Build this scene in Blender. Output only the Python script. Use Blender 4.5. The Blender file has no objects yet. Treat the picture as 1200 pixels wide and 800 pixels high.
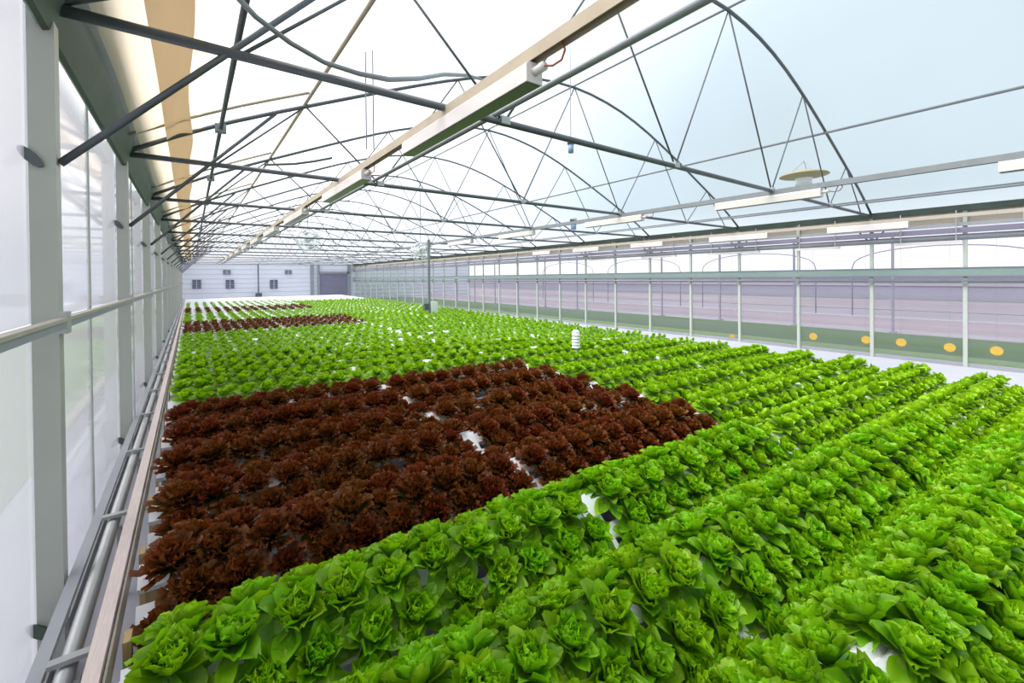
import bpy, math, random
import numpy as np
from mathutils import Vector, Matrix

random.seed(7)
rng = np.random.default_rng(7)
H = 2.1                      # eye height above the floor; every z below is written relative to the eye and lifted by H
SC = bpy.context.scene
COL = SC.collection

# ------------------------------------------------------------------ camera
FPX, YAW, PITCH, ROLL, PY0 = 504.6, 0.6415, 0.0079, -0.0101, 328.73
c, s = math.cos(YAW), math.sin(YAW)
R0 = Vector((c, -s, 0)); F0 = Vector((s, c, 0)); U0 = Vector((0, 0, 1))
FW = F0 * math.cos(PITCH) - U0 * math.sin(PITCH)
UP = U0 * math.cos(PITCH) + F0 * math.sin(PITCH)
RT = R0 * math.cos(ROLL) + UP * math.sin(ROLL)
UP = UP * math.cos(ROLL) - R0 * math.sin(ROLL)
cd = bpy.data.cameras.new('camera')
cam = bpy.data.objects.new('camera', cd); COL.objects.link(cam)
cd.sensor_width = 36; cd.lens = FPX / 1200 * 36
cd.shift_y = (PY0 - 400) / 1200
cd.clip_start = 0.05; cd.clip_end = 500
m = Matrix((RT, UP, -FW)).transposed().to_4x4(); m.translation = Vector((0, 0, H))
cam.matrix_world = m
SC.camera = cam

def project(p):
    d = Vector(p) - Vector((0, 0, H)); z = d.dot(FW)
    if z < 0.05: return None
    return 600 + FPX * d.dot(RT) / z, PY0 - FPX * d.dot(UP) / z, z

# ------------------------------------------------------------------ sky and sun
W = bpy.data.worlds.new('sky'); SC.world = W; W.use_nodes = True
nt = W.node_tree; nt.nodes.clear()
def N(nt, t, **k):
    n = nt.nodes.new(t)
    for a, b in k.items(): setattr(n, a, b)
    return n
tc = N(nt, 'ShaderNodeTexCoord')
dt = N(nt, 'ShaderNodeVectorMath', operation='DOT_PRODUCT')
sd = Vector((-0.45, 0.65, 0.60)).normalized(); dt.inputs[1].default_value = sd
rp = N(nt, 'ShaderNodeValToRGB')
rp.color_ramp.elements[0].position = 0.0; rp.color_ramp.elements[0].color = (0.33, 0.43, 0.48, 1)
rp.color_ramp.elements[1].position = 0.80; rp.color_ramp.elements[1].color = (1.6, 1.55, 1.5, 1)
e = rp.color_ramp.elements.new(0.14); e.color = (0.37, 0.48, 0.56, 1)
e = rp.color_ramp.elements.new(0.42); e.color = (0.78, 0.88, 1.0, 1)
nz = N(nt, 'ShaderNodeTexNoise'); nz.inputs['Scale'].default_value = 2.2; nz.inputs['Detail'].default_value = 3
mr = N(nt, 'ShaderNodeMapRange'); mr.inputs[1].default_value = 0.35; mr.inputs[2].default_value = 0.7
mr.inputs[3].default_value = 0.92; mr.inputs[4].default_value = 1.12
mu = N(nt, 'ShaderNodeVectorMath', operation='SCALE')
bg = N(nt, 'ShaderNodeBackground'); bg.inputs['Strength'].default_value = 1.0
wo = N(nt, 'ShaderNodeOutputWorld')
L = nt.links.new
L(tc.outputs['Generated'], dt.inputs[0]); L(dt.outputs['Value'], rp.inputs['Fac'])
L(tc.outputs['Generated'], nz.inputs['Vector']); L(nz.outputs['Fac'], mr.inputs['Value'])
L(rp.outputs['Color'], mu.inputs[0]); L(mr.outputs['Result'], mu.inputs['Scale'])
# pale haze low over the horizon
sz = N(nt, 'ShaderNodeSeparateXYZ'); hz = N(nt, 'ShaderNodeMapRange', interpolation_type='SMOOTHSTEP')
hz.inputs[1].default_value = 0.02; hz.inputs[2].default_value = 0.16; hz.inputs[3].default_value = 1; hz.inputs[4].default_value = 0
hm = N(nt, 'ShaderNodeMix', data_type='RGBA'); hm.inputs[7].default_value = (0.86, 0.87, 0.95, 1)
L(tc.outputs['Generated'], sz.inputs[0]); L(sz.outputs['Z'], hz.inputs[0]); L(hz.outputs[0], hm.inputs[0]); L(mu.outputs[0], hm.inputs[6])
L(hm.outputs[2], bg.inputs['Color']); L(bg.outputs[0], wo.inputs['Surface'])
sl = bpy.data.lights.new('sun', 'SUN'); sun = bpy.data.objects.new('sun', sl); COL.objects.link(sun)
sl.energy = 3.6; sl.angle = math.radians(45); sl.color = (1.0, 0.96, 0.9)
sun.rotation_euler = Vector((-0.50, 0.05, 0.85)).to_track_quat('Z', 'Y').to_euler()

SC.view_settings.view_transform = 'Standard'; SC.view_settings.look = 'None'
SC.view_settings.gamma = 1; SC.view_settings.exposure = 0.44
SC.cycles.max_bounces = 10; SC.cycles.transparent_max_bounces = 24
SC.cycles.diffuse_bounces = 4; SC.cycles.transmission_bounces = 6; SC.cycles.caustics_reflective = False; SC.cycles.caustics_refractive = False

# ------------------------------------------------------------------ materials
M = {}
def pmat(name, col, rough=0.5, metal=0.0, noise=0.0, nscale=20, bump=0.0, spec=None, stretch=None):
    m = bpy.data.materials.new(name); m.use_nodes = True; t = m.node_tree; b = t.nodes['Principled BSDF']
    b.inputs['Base Color'].default_value = (*col, 1); b.inputs['Roughness'].default_value = rough
    b.inputs['Metallic'].default_value = metal
    if spec is not None: b.inputs['Specular IOR Level'].default_value = spec
    if noise or bump:
        tcx = N(t, 'ShaderNodeTexCoord'); mp = N(t, 'ShaderNodeMapping')
        if stretch: mp.inputs['Scale'].default_value = stretch
        n = N(t, 'ShaderNodeTexNoise'); n.inputs['Scale'].default_value = nscale; n.inputs['Detail'].default_value = 4
        t.links.new(tcx.outputs['Object'], mp.inputs[0]); t.links.new(mp.outputs[0], n.inputs['Vector'])
        if noise:
            mx = N(t, 'ShaderNodeMix', data_type='RGBA')
            mx.inputs[6].default_value = (*[v * (1 - noise) for v in col], 1)
            mx.inputs[7].default_value = (*[min(1, v * (1 + noise)) for v in col], 1)
            t.links.new(n.outputs['Fac'], mx.inputs[0]); t.links.new(mx.outputs[2], b.inputs['Base Color'])
        if bump:
            bp = N(t, 'ShaderNodeBump'); bp.inputs['Strength'].default_value = bump; bp.inputs['Distance'].default_value = 0.01
            t.links.new(n.outputs['Fac'], bp.inputs['Height']); t.links.new(bp.outputs[0], b.inputs['Normal'])
    M[name] = m; return m
pmat('dark_steel', (0.11, 0.125, 0.14), 0.45, 0.3, 0.25, 6)
pmat('grey_steel', (0.24, 0.26, 0.28), 0.45, 0.3, 0.2, 6)
pmat('tan_steel', (0.44, 0.37, 0.28), 0.5, 0.1, 0.2, 5)
pmat('post_paint', (0.46, 0.475, 0.43), 0.45, 0.0, 0.06, 4)
pmat('post_white', (0.49, 0.53, 0.48), 0.45, 0.0, 0.06, 4)
pmat('gutter_metal', (0.095, 0.130, 0.105), 0.6, 0.0, 0.3, 3, spec=.2)
pmat('rail_green', (0.22, 0.30, 0.285), 0.4, 0.0, 0.1, 3)
pmat('rail_wood', (0.46, 0.41, 0.35), 0.5, 0.0, 0.2, 6, stretch=(8, 1, 8))
pmat('galvanised', (0.45, 0.47, 0.48), 0.4, 0.5, 0.15, 12)
pmat('white_plastic', (0.82, 0.84, 0.88), 0.35, 0.0, 0.04, 8)
pmat('pale_board', (0.62, 0.52, 0.50), 0.6, 0.0, 0.2, 10, 0.3, stretch=(12, 1, 12))
pmat('tan_board', (0.42, 0.29, 0.13), 0.7, 0.0, 0.3, 10, 0.3, stretch=(12, 12, 1))
pmat('lamp_housing', (0.70, 0.66, 0.66), 0.4, 0.0)
pmat('lamp_lens', (0.07, 0.085, 0.06), 0.3, 0.0)
pmat('black_rubber', (0.03, 0.03, 0.035), 0.5)
pmat('orange_cable', (0.35, 0.10, 0.04), 0.5)
pmat('yellow_card', (1.0, 0.62, 0.0), 0.5)
pmat('blue_plastic', (0.25, 0.38, 0.55), 0.4)
pmat('tan_dish', (0.36, 0.31, 0.17), 0.5)
pmat('ground_cloth', (0.45, 0.46, 0.53), 0.7, 0.0, 0.08, 3)
pmat('gravel', (0.23, 0.215, 0.26), 0.9, 0.0, 0.25, 4, stretch=(1, .08, 1))
pmat('grass', (0.035, 0.085, 0.012), 0.9, 0.0, 0.4, 5, 0.5)
pmat('light_grass', (0.16, 0.26, 0.07), 0.9, 0.0, 0.3, 5, 0.5)
pmat('lilac_wall', (0.23, 0.22, 0.30), 0.6, 0.0, 0.15, 2, stretch=(1, .1, 1))
pmat('pink_trim', (0.34, 0.30, 0.35), 0.6)
pmat('slate_trim', (0.20, 0.21, 0.25), 0.6)
pmat('end_wall', (0.86, 0.86, 0.93), 0.5, 0.0, 0.04, 1)
pmat('end_wall_line', (0.52, 0.53, 0.62), 0.5)
pmat('fan_dark', (0.10, 0.11, 0.15), 0.5)
pmat('curb', (0.32, 0.335, 0.37), 0.6, 0.0, 0.15, 3)

def sheet_mat(name, diff, trans, fac_transp, gloss=0.0, rough=0.1, streak=False, transp_col=(1, 1, 1), tfac=.6):
    m = bpy.data.materials.new(name); m.use_nodes = True; t = m.node_tree; t.nodes.clear()
    d = N(t, 'ShaderNodeBsdfDiffuse'); d.inputs[0].default_value = (*diff, 1)
    tr = N(t, 'ShaderNodeBsdfTranslucent'); tr.inputs[0].default_value = (*trans, 1)
    tp = N(t, 'ShaderNodeBsdfTransparent'); tp.inputs[0].default_value = (*transp_col, 1)
    m1 = N(t, 'ShaderNodeMixShader'); m1.inputs[0].default_value = tfac
    m2 = N(t, 'ShaderNodeMixShader'); m2.inputs[0].default_value = fac_transp
    o = N(t, 'ShaderNodeOutputMaterial')
    t.links.new(d.outputs[0], m1.inputs[1]); t.links.new(tr.outputs[0], m1.inputs[2])
    t.links.new(m1.outputs[0], m2.inputs[1]); t.links.new(tp.outputs[0], m2.inputs[2])
    if streak:
        tcx = N(t, 'ShaderNodeTexCoord'); mp = N(t, 'ShaderNodeMapping'); mp.inputs['Scale'].default_value = streak
        n = N(t, 'ShaderNodeTexNoise'); n.inputs['Scale'].default_value = 2.0; n.inputs['Detail'].default_value = 5
        rr = N(t, 'ShaderNodeMapRange'); rr.inputs[1].default_value = .3; rr.inputs[2].default_value = .7
        rr.inputs[3].default_value = fac_transp - .14; rr.inputs[4].default_value = min(1, fac_transp + .12)
        t.links.new(tcx.outputs['Object'], mp.inputs[0]); t.links.new(mp.outputs[0], n.inputs['Vector'])
        t.links.new(n.outputs['Fac'], rr.inputs[0]); t.links.new(rr.outputs[0], m2.inputs[0])
    last = m2
    if gloss:
        g = N(t, 'ShaderNodeBsdfGlossy'); g.inputs['Roughness'].default_value = rough
        fr = N(t, 'ShaderNodeFresnel'); fr.inputs[0].default_value = gloss
        m3 = N(t, 'ShaderNodeMixShader')
        ge = N(t, 'ShaderNodeNewGeometry'); iv = N(t, 'ShaderNodeMath', operation='SUBTRACT'); iv.inputs[0].default_value = 1
        ml = N(t, 'ShaderNodeMath', operation='MULTIPLY'); t.links.new(ge.outputs['Backfacing'], iv.inputs[1])
        t.links.new(fr.outputs[0], ml.inputs[0]); t.links.new(iv.outputs[0], ml.inputs[1]); t.links.new(ml.outputs[0], m3.inputs[0]); t.links.new(last.outputs[0], m3.inputs[1]); t.links.new(g.outputs[0], m3.inputs[2])
        last = m3
    t.links.new(last.outputs[0], o.inputs[0]); M[name] = m; return m
sheet_mat('roof_film', (0.7, 0.73, 0.76), (0.70, 0.75, 0.80), 0.72, tfac=.85)
sheet_mat('wall_panel', (0.60, 0.60, 0.68), (0.60, 0.60, 0.68), 0.42, gloss=1.42, rough=0.07, tfac=.8)
sheet_mat('side_film', (0.42, 0.41, 0.50), (0.45, 0.44, 0.54), 0.84, gloss=1.15, rough=0.15, streak=(1, .05, 2.5))
sheet_mat('shade_cloth', (0.86, 0.76, 0.62), (0.88, 0.74, 0.58), 0.04, tfac=.6)
sheet_mat('shade_cloth_dense', (0.58, 0.48, 0.36), (0.56, 0.45, 0.32), 0.02, tfac=.55)

def leaf_mat(name, stops, trans, rough=0.35, tf=0.3):
    """colour runs from the leaf's base (v=0) to its rim (v=1); u carries a per-leaf random tone"""
    m = bpy.data.materials.new(name); m.use_nodes = True; t = m.node_tree; b = t.nodes['Principled BSDF']; o = t.nodes['Material Output']
    uv = N(t, 'ShaderNodeUVMap'); sp = N(t, 'ShaderNodeSeparateXYZ'); r = N(t, 'ShaderNodeValToRGB')
    for i, (p, cc) in enumerate(stops):
        el = r.color_ramp.elements[i] if i < 2 else r.color_ramp.elements.new(p)
        el.position = p; el.color = (*cc, 1)
    t.links.new(uv.outputs[0], sp.inputs[0]); t.links.new(sp.outputs[1], r.inputs[0])
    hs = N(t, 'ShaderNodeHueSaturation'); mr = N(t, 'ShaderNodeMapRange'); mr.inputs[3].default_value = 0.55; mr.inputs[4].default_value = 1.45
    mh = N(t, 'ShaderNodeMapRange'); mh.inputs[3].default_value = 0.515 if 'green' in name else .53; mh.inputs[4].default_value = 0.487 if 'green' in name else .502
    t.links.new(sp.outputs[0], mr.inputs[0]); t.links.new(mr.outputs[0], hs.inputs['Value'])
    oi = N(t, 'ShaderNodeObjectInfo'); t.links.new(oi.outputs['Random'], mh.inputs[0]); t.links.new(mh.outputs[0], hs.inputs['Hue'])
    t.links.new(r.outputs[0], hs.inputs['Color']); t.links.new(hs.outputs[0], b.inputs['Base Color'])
    b.inputs['Roughness'].default_value = rough
    tcx = N(t, 'ShaderNodeTexCoord'); nn = N(t, 'ShaderNodeTexNoise'); nn.inputs['Scale'].default_value = 55; nn.inputs['Detail'].default_value = 2
    bp = N(t, 'ShaderNodeBump'); bp.inputs['Strength'].default_value = .6; bp.inputs['Distance'].default_value = .006
    t.links.new(tcx.outputs['Object'], nn.inputs['Vector']); t.links.new(nn.outputs['Fac'], bp.inputs['Height']); t.links.new(bp.outputs[0], b.inputs['Normal'])
    tl = N(t, 'ShaderNodeBsdfTranslucent'); mg = N(t, 'ShaderNodeMix', data_type='RGBA', blend_type='MULTIPLY'); mg.inputs[0].default_value = 1
    mg.inputs[7].default_value = (*trans, 1); t.links.new(hs.outputs[0], mg.inputs[6]); t.links.new(mg.outputs[2], tl.inputs[0])
    mx = N(t, 'ShaderNodeMixShader'); mx.inputs[0].default_value = tf
    t.links.new(b.outputs[0], mx.inputs[1]); t.links.new(tl.outputs[0], mx.inputs[2]); t.links.new(mx.outputs[0], o.inputs[0])
    M[name] = m
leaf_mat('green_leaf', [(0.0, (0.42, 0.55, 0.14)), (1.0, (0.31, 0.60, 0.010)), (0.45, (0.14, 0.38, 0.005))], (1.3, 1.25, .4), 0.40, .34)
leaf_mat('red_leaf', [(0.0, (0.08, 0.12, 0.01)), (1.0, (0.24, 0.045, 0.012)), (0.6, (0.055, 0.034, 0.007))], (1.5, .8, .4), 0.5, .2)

# ------------------------------------------------------------------ mesh helpers
class MB:
    def __init__(s): s.v = []; s.f = []
    def add(s, vs, fs):
        o = len(s.v); s.v += [tuple(v) for v in vs]; s.f += [tuple(o + i for i in f) for f in fs]; return s
    def box(s, x0, x1, y0, y1, z0, z1):
        return s.add([(x, y, z) for x in (x0, x1) for y in (y0, y1) for z in (z0, z1)],
                     [(0, 1, 3, 2), (4, 6, 7, 5), (0, 4, 5, 1), (2, 3, 7, 6), (0, 2, 6, 4), (1, 5, 7, 3)])
    def bar(s, p, q, w, h, up=(0, 0, 1)):
        p, q = Vector(p), Vector(q); d = (q - p).normalized(); u = Vector(up)
        if abs(d.dot(u)) > .98: u = Vector((0, 1, 0))
        a = d.cross(u).normalized(); b = a.cross(d).normalized()
        vs = [P + a * (i * w / 2) + b * (j * h / 2) for P in (p, q) for i, j in ((-1, -1), (1, -1), (1, 1), (-1, 1))]
        return s.add(vs, [(3, 2, 1, 0), (4, 5, 6, 7)] + [(i, (i + 1) % 4, 4 + (i + 1) % 4, 4 + i) for i in range(4)])
    def tube(s, pts, r, n=8, cap=True):
        pts = [Vector(p) for p in pts]; rs = r if isinstance(r, (list, tuple)) else [r] * len(pts); o = len(s.v); prev = None
        for i, p in enumerate(pts):
            d = (pts[min(i + 1, len(pts) - 1)] - pts[max(i - 1, 0)]).normalized()
            if prev is None:
                a = d.orthogonal().normalized()
            else:
                a = (prev - d * prev.dot(d)).normalized()
            prev = a; b = d.cross(a)
            for k in range(n):
                t = 2 * math.pi * k / n; s.v.append(tuple(p + (a * math.cos(t) + b * math.sin(t)) * rs[i]))
        for i in range(len(pts) - 1):
            for k in range(n):
                s.f.append((o + i * n + k, o + i * n + (k + 1) % n, o + (i + 1) * n + (k + 1) % n, o + (i + 1) * n + k))
        if cap:
            s.f.append(tuple(o + k for k in reversed(range(n)))); e = o + (len(pts) - 1) * n; s.f.append(tuple(e + k for k in range(n)))
        return s
    def build(s, name, mat, parent=None, smooth=False):
        me = bpy.data.meshes.new(name); me.from_pydata(s.v, [], s.f); me.materials.append(M[mat])
        if smooth: me.shade_smooth()
        o = bpy.data.objects.new(name, me); COL.objects.link(o)
        if parent: o.parent = parent; o.matrix_parent_inverse = Matrix.Translation(-Vector(parent.location)) if parent.parent is None else Matrix.Identity(4)
        return o
    def _b(s): pass
def tag(o, label, cat, group=None, kind=None):
    if label: o['label'] = label
    if cat: o['category'] = cat
    if group: o['group'] = group
    if kind: o['kind'] = kind
    return o
def thing(name, loc, label=None, cat=None, group=None, kind=None):
    o = bpy.data.objects.new(name, None); COL.objects.link(o); o.location = loc; o.empty_display_size = .1
    return tag(o, label, cat, group, kind)
def struct(o, label=None): o['kind'] = 'structure'; (o.__setitem__('label', label) if label else None); return o
def ordw(n):
    w = ['zeroth', 'first', 'second', 'third', 'fourth', 'fifth', 'sixth', 'seventh', 'eighth', 'ninth', 'tenth', 'eleventh', 'twelfth',
         'thirteenth', 'fourteenth', 'fifteenth', 'sixteenth', 'seventeenth', 'eighteenth', 'nineteenth', 'twentieth']
    if n <= 20: return w[n]
    t = {2: 'twenty', 3: 'thirty', 4: 'forty', 5: 'fifty', 6: 'sixty'}[n // 10]
    return t + '-' + w[n % 10] if n % 10 else {20: 'twentieth', 30: 'thirtieth', 40: 'fortieth', 50: 'fiftieth', 60: 'sixtieth'}[n]

# ------------------------------------------------------------------ layout numbers
XL, XR = -0.60, 13.85           # left wall line, right wall line
XM = (XL + XR) / 2; HW = (XR - XL) / 2
S = 3.284; NT = 14; YE = NT * S + 0.4      # truss spacing, number of trusses, end wall
Y0 = -1.2 * S
ZC = 1.45                        # bottom chord height (from the eye)
PROF = [(0, 4.08), (1.5, 3.90), (2.85, 3.47), (4.2, 2.90), (5.3, 2.42), (6.3, 1.98), (6.9, 1.70), (HW, 1.46)]
def arch_z(dx):
    return float(np.interp(abs(dx), [p[0] for p in PROF], [p[1] for p in PROF]))
def smooth_arch(xm=XM, n=28, off=0.0):
    xs = np.linspace(-HW, HW, n + 1); z = np.array([arch_z(x) for x in xs]); z2 = z.copy()
    for _ in range(2): z2[1:-1] = (z2[:-2] + 2 * z2[1:-1] + z2[2:]) / 4
    return [(xm + x, zz + off) for x, zz in zip(xs, z2)]
ARCH = smooth_arch()
def az(x, xm=XM):
    return float(np.interp(x - xm + XM, [p[0] for p in ARCH], [p[1] for p in ARCH]))

# ------------------------------------------------------------------ the setting
struct(MB().box(XL - .05, XR + .05, Y0, YE, -0.1, 0).build('floor', 'ground_cloth'), 'pale ground cloth floor under the growing racks')
g = MB().box(-60, 90, -40, 120, -0.35, -0.12).build('ground', 'gravel'); struct(g, 'pale gravel ground outside the greenhouse')
for (a, b, mt, nm) in ((XR + .15, XR + 1.9, 'light_grass', 'pale short grass strip beside the long side wall'), (XR + 1.9, XR + 6.3, 'grass', 'dark green grass strip further outside the side wall')):
    o = MB().box(a, b, Y0, YE + 10, -0.13, -0.04).build('grass_strip', mt); tag(o, nm, 'grass', kind='stuff')
o = MB().box(-4.6, -1.45, Y0, YE + 10, -0.13, -0.04).build('reflection_strip', 'light_grass'); struct(o, 'green strip added outside the milky side wall, standing in for crop reflections')  # added green ground, stands in for the crop's reflection in the panels
for a, b_ in ((-1.45, XL - .13), (-30, -4.6)):
    o = MB().box(a, b_, Y0, YE + 10, -0.13, -0.05).build('brightening_strip', 'ground_cloth'); struct(o, 'pale strip added outside to brighten the milky side wall')  # added pale ground that lightens the wall panels from outside

# roof film
def roof(name, xm, label, n=28):
    b = MB(); pr = smooth_arch(xm, n, 0.07); ys = np.linspace(Y0, YE, 30); vs = []; fs = []
    for y in ys:
        for x, z in pr: vs.append((x, float(y), z + H))
    k = len(pr)
    for j in range(len(ys) - 1):
        for i in range(k - 1): fs.append((j * k + i, (j + 1) * k + i, (j + 1) * k + i + 1, j * k + i + 1))
    b.add(vs, fs); o = b.build(name, 'roof_film', smooth=True); struct(o, label); return o
roof('ceiling', XM, 'milky translucent film roof stretched over the arches')

# shade cloth along the left eave
def cloth(x0, x1, mat, name, off, label, wob):
    b = MB(); ys = np.arange(Y0, YE - 1, .35); us = np.linspace(0, 1, 9); vs = []; fs = []
    for j, y in enumerate(ys):
        for i, u in enumerate(us):
            x = x0 + (x1 - x0) * u + (wob * math.sin(y * 1.9 + 1) * u)
            vs.append((x, float(y), az(x) + off - .02 * math.sin(y * 2.3 + u * 5) + H))
    k = len(us)
    for j in range(len(ys) - 1):
        for i in range(k - 1): fs.append((j * k + i, (j + 1) * k + i, (j + 1) * k + i + 1, j * k + i + 1))
    b.add(vs, fs); o = b.build(name, mat, smooth=True); return tag(o, label, 'shade cloth')
cloth(-0.44, 0.13, 'shade_cloth', 'shade_cloth', 0.03, 'cream shade cloth gathered along the left eave under the roof', .015)
cloth(-0.20, 0.03, 'shade_cloth_dense', 'folded_shade_cloth', -0.005, 'darker tan folded band lying over the cream shade cloth', .02)

# left wall: posts, milky panels, rail, gutter
wl = thing('wall_left', (XL, 0, 0)); struct(wl, 'milky glossy panel wall behind the grey posts')
for n in range(-1, NT + 1):
    for h in range(2):
        y0 = n * S + h * S / 2 + .004; y1 = n * S + (h + 1) * S / 2 - .004
        for z0, z1 in ((-1.99, -0.223), (-0.217, 1.56)):
            b = MB().box(XL - .075, XL - .065, y0, min(y1, YE), z0 + H, z1 + H); b.build('panel', 'wall_panel', wl)
        if h == 0: MB().box(XL - .082, XL - .058, y1 - .004, y1 + .02, -1.99 + H, 1.56 + H).build('panel_seam', 'post_white', wl)
o = MB().box(XL - .12, XL + .0, Y0, YE, 0, -1.99 + H).build('baseboard_left', 'curb'); struct(o, 'low grey curb under the milky side wall')
for n in range(0, NT + 1):
    y = n * S; nm = ordw(n)
    lab = f'grey green square steel post carrying {nm} roof truss, milky wall side' if n else 'grey green square post beside the camera, milky wall side'
    t = thing('steel_post', (XL, y, 0), lab, 'post', 'posts along the milky wall')
    MB().box(XL - .055, XL + .045, y - .05, y + .05, 0, 1.56 + H).build('column', 'post_paint', t)
    MB().box(XL + .045, XL + .052, y - .045, y + .045, 0.3, 0.4).build('foot_plate', 'galvanised', t)
    MB().box(XL + .04, XL + .075, y - .055, y + .05, -0.275 + H, -0.16 + H).build('rail_bracket', 'galvanised', t)
    for zb, mt in ((.64, 'dark_steel'), (-1.80, 'gutter_metal')):
        e_ = [(.065 * math.cos(a), .026 * math.sin(a)) for a in [k * math.pi / 6 for k in range(12)]]; ca, sa = math.cos(-.85), math.sin(-.85)
        vs = [(XL - .045 + p * ca - q_ * sa, yy, zb + p * sa + q_ * ca + H) for yy in (y - .065, y - .05) for p, q_ in e_]
        MB().add(vs, [tuple(range(12)), tuple(reversed(range(12, 24)))] + [(k, k + 12, (k + 1) % 12 + 12, (k + 1) % 12) for k in range(12)]).build('bolt_plate', mt, t)
o = thing('mid_rail', (XL + .06, 0, -.2 + H))
MB().bar((XL + .06, Y0, -0.198 + H), (XL + .06, YE, -0.198 + H), .04, .018).build('top_strip', 'rail_wood', o)
MB().bar((XL + .06, Y0, -0.226 + H), (XL + .06, YE, -0.226 + H), .028, .036).build('channel', 'curb', o)
tag(o, 'pale wooden rail running along the milky wall at eye level', 'rail')
b = MB(); prof = [(XL - .02, 1.335), (XL + .005, 1.30), (XL + .03, 1.31), (XL + .155, 1.74), (XL + .18, 1.76), (XL + .165, 1.78), (XL + .13, 1.77), (XL + .01, 1.36)]
k = len(prof); b.add([(x, y, z + H) for y in (Y0, YE) for x, z in prof], [(i, (i + 1) % k, k + (i + 1) % k, k + i) for i in range(k)] + [tuple(range(k)), tuple(reversed(range(k, 2 * k)))])
tag(b.build('eave_gutter', 'gutter_metal'), 'dark grey green sloping metal gutter above the milky wall', 'gutter')
# pipes and boards between bench and wall
b = MB(); b.tube([(-0.43, Y0, -1.60 + H), (-0.43, YE - 1, -1.60 + H)], .033, 12); pp = b.build('heating_pipe', 'galvanised', smooth=True)
tag(pp, 'round grey heating pipe running between the bench board and milky wall', 'pipe')
b = MB().bar((-0.515, Y0, -1.585 + H), (-0.515, YE - 1, -1.585 + H), .05, .03)
tag(b.build('cable_tray', 'curb'), 'flat pale grey strip along the foot of the milky wall', 'tray')
t = thing('bench_edge_board', (-0.3, 0, 0), 'pinkish white long wooden board edging the racks beside the pipe', 'board')
MB().box(-0.325, -0.275, Y0, YE - 3, -1.47 + H, -1.40 + H).build('top_board', 'pale_board', t)
MB().box(-0.27, -0.262, Y0, YE - 3, -1.53 + H, -1.425 + H).build('side_strip', 'rail_wood', t)
for n in range(0, 14):
    y = 1.15 + n * 1.35
    t = thing('pipe_bracket', (-0.40, y, 0), f'grey steel bracket holding the heating pipe, {ordw(n + 1)} one from the camera', 'bracket', 'pipe brackets')
    MB().box(-0.48, -0.33, y - .02, y + .02, -1.555 + H, -1.535 + H).build('strap', 'galvanised', t)
    MB().box(-0.41, -0.385, y - .02, y + .02, 0, -1.63 + H).build('leg', 'galvanised', t)

# ------------------------------------------------------------------ roof trusses
CN = [-4.25, -1.45, 1.45, 4.25]; AN = [-5.3, -2.85, 0, 2.85, 5.3]
CHAIN = [('c', -6.35), ('a', -5.3), ('c', -4.25), ('a', -2.85), ('c', -1.45), ('a', 0), ('c', 1.45), ('a', 2.85), ('c', 4.25), ('a', 5.3), ('c', 6.35)]
def truss(n, xm=XM, far=False):
    y = n * S; sc = 1.0
    lab = (f'dark steel arched roof truss, {ordw(n)} from the camera' if not far else f'neighbouring bay roof truss behind the right posts, {ordw(n)} from camera')
    t = thing('roof_truss', (xm, y, ZC + H), lab, 'truss', 'arched roof trusses' if not far else 'neighbouring bay trusses')
    MB().tube([(xm - HW, y, ZC + H), (xm + HW, y, ZC + H)], .032, 10).build('bottom_chord', 'dark_steel', t, True)
    MB().tube([(x, y, z + H) for x, z in smooth_arch(xm)], .027, 8).build('arch', 'dark_steel', t, True)
    pts = [(xm + d, y, (ZC if k == 'c' else az(xm + d, xm)) + H) for k, d in CHAIN]
    for i in range(len(pts) - 1):
        MB().tube([pts[i], pts[i + 1]], .0125, 6).build('web_bar', 'dark_steel', t, True)
    if not far:
        MB().tube([(XL + .05, y + .0, .63 + H), (XL + 1.55, y, az(XL + 1.55) - .02 + H)], .021, 8).build('knee_brace', 'dark_steel', t, True)
        if n > 1: MB().tube([(x_, y - .5, az(x_) + .03 + H) for x_ in (-.5, 0, .5, .9, 1.27)], .018, 6).build('short_bow', 'tan_steel', t, True)
        for d in CN:
            MB().box(xm + d - .05, xm + d + .05, y - .04, y + .04, ZC - .02 + H, ZC + .05 + H).build('clamp', 'galvanised', t)
    return t
for n in range(1, NT + 1): truss(n)

def purlin(name, x, z, r, mat, label, n=8):
    o = MB().tube([(x, Y0, z + H), (x, YE, z + H)], r, n).build(name, mat, smooth=True); return tag(o, label, 'roof pipe')
purlin('ridge_purlin', XM, az(XM) + .04, .02, 'grey_steel', 'thin grey pipe running along the roof peak')
purlin('roof_purlin', XM - 5.3, az(XM - 5.3) + .045, .024, 'tan_steel', 'tan roof pipe resting on the arches near the shade cloth')
purlin('roof_purlin', XM + 4.0, az(XM + 4.0) - .045, .026, 'grey_steel', 'grey roof pipe crossing under the arches on the post side')
purlin('eave_purlin', 0.33, az(.33) - .05, .024, 'dark_steel', 'dark roof pipe beside the cream shade cloth')
purlin('chord_pipe', 2.28, ZC + .055, .026, 'grey_steel', 'long pipe lying on the truss chords beside the nearer lamp rail')
purlin('chord_pipe', 11.4, ZC + .04, .018, 'grey_steel', 'thin pipe lying on the truss chords near the right gutter')
purlin('side_purlin', 13.2, az(13.2) - .05, .02, 'grey_steel', 'thin pipe under the arches just above the right gutter')
# clamps on the eave pipe
for n in range(2, 9):
    y = n * S; o = MB().box(.27, .39, y - .05, y + .05, az(.33) - .10 + H, az(.33) + .0 + H).build('pipe_clamp', 'grey_steel')
    tag(o, f'steel clamp joining the dark eave pipe to the {ordw(n)} arch', 'clamp', 'eave pipe clamps')

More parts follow.
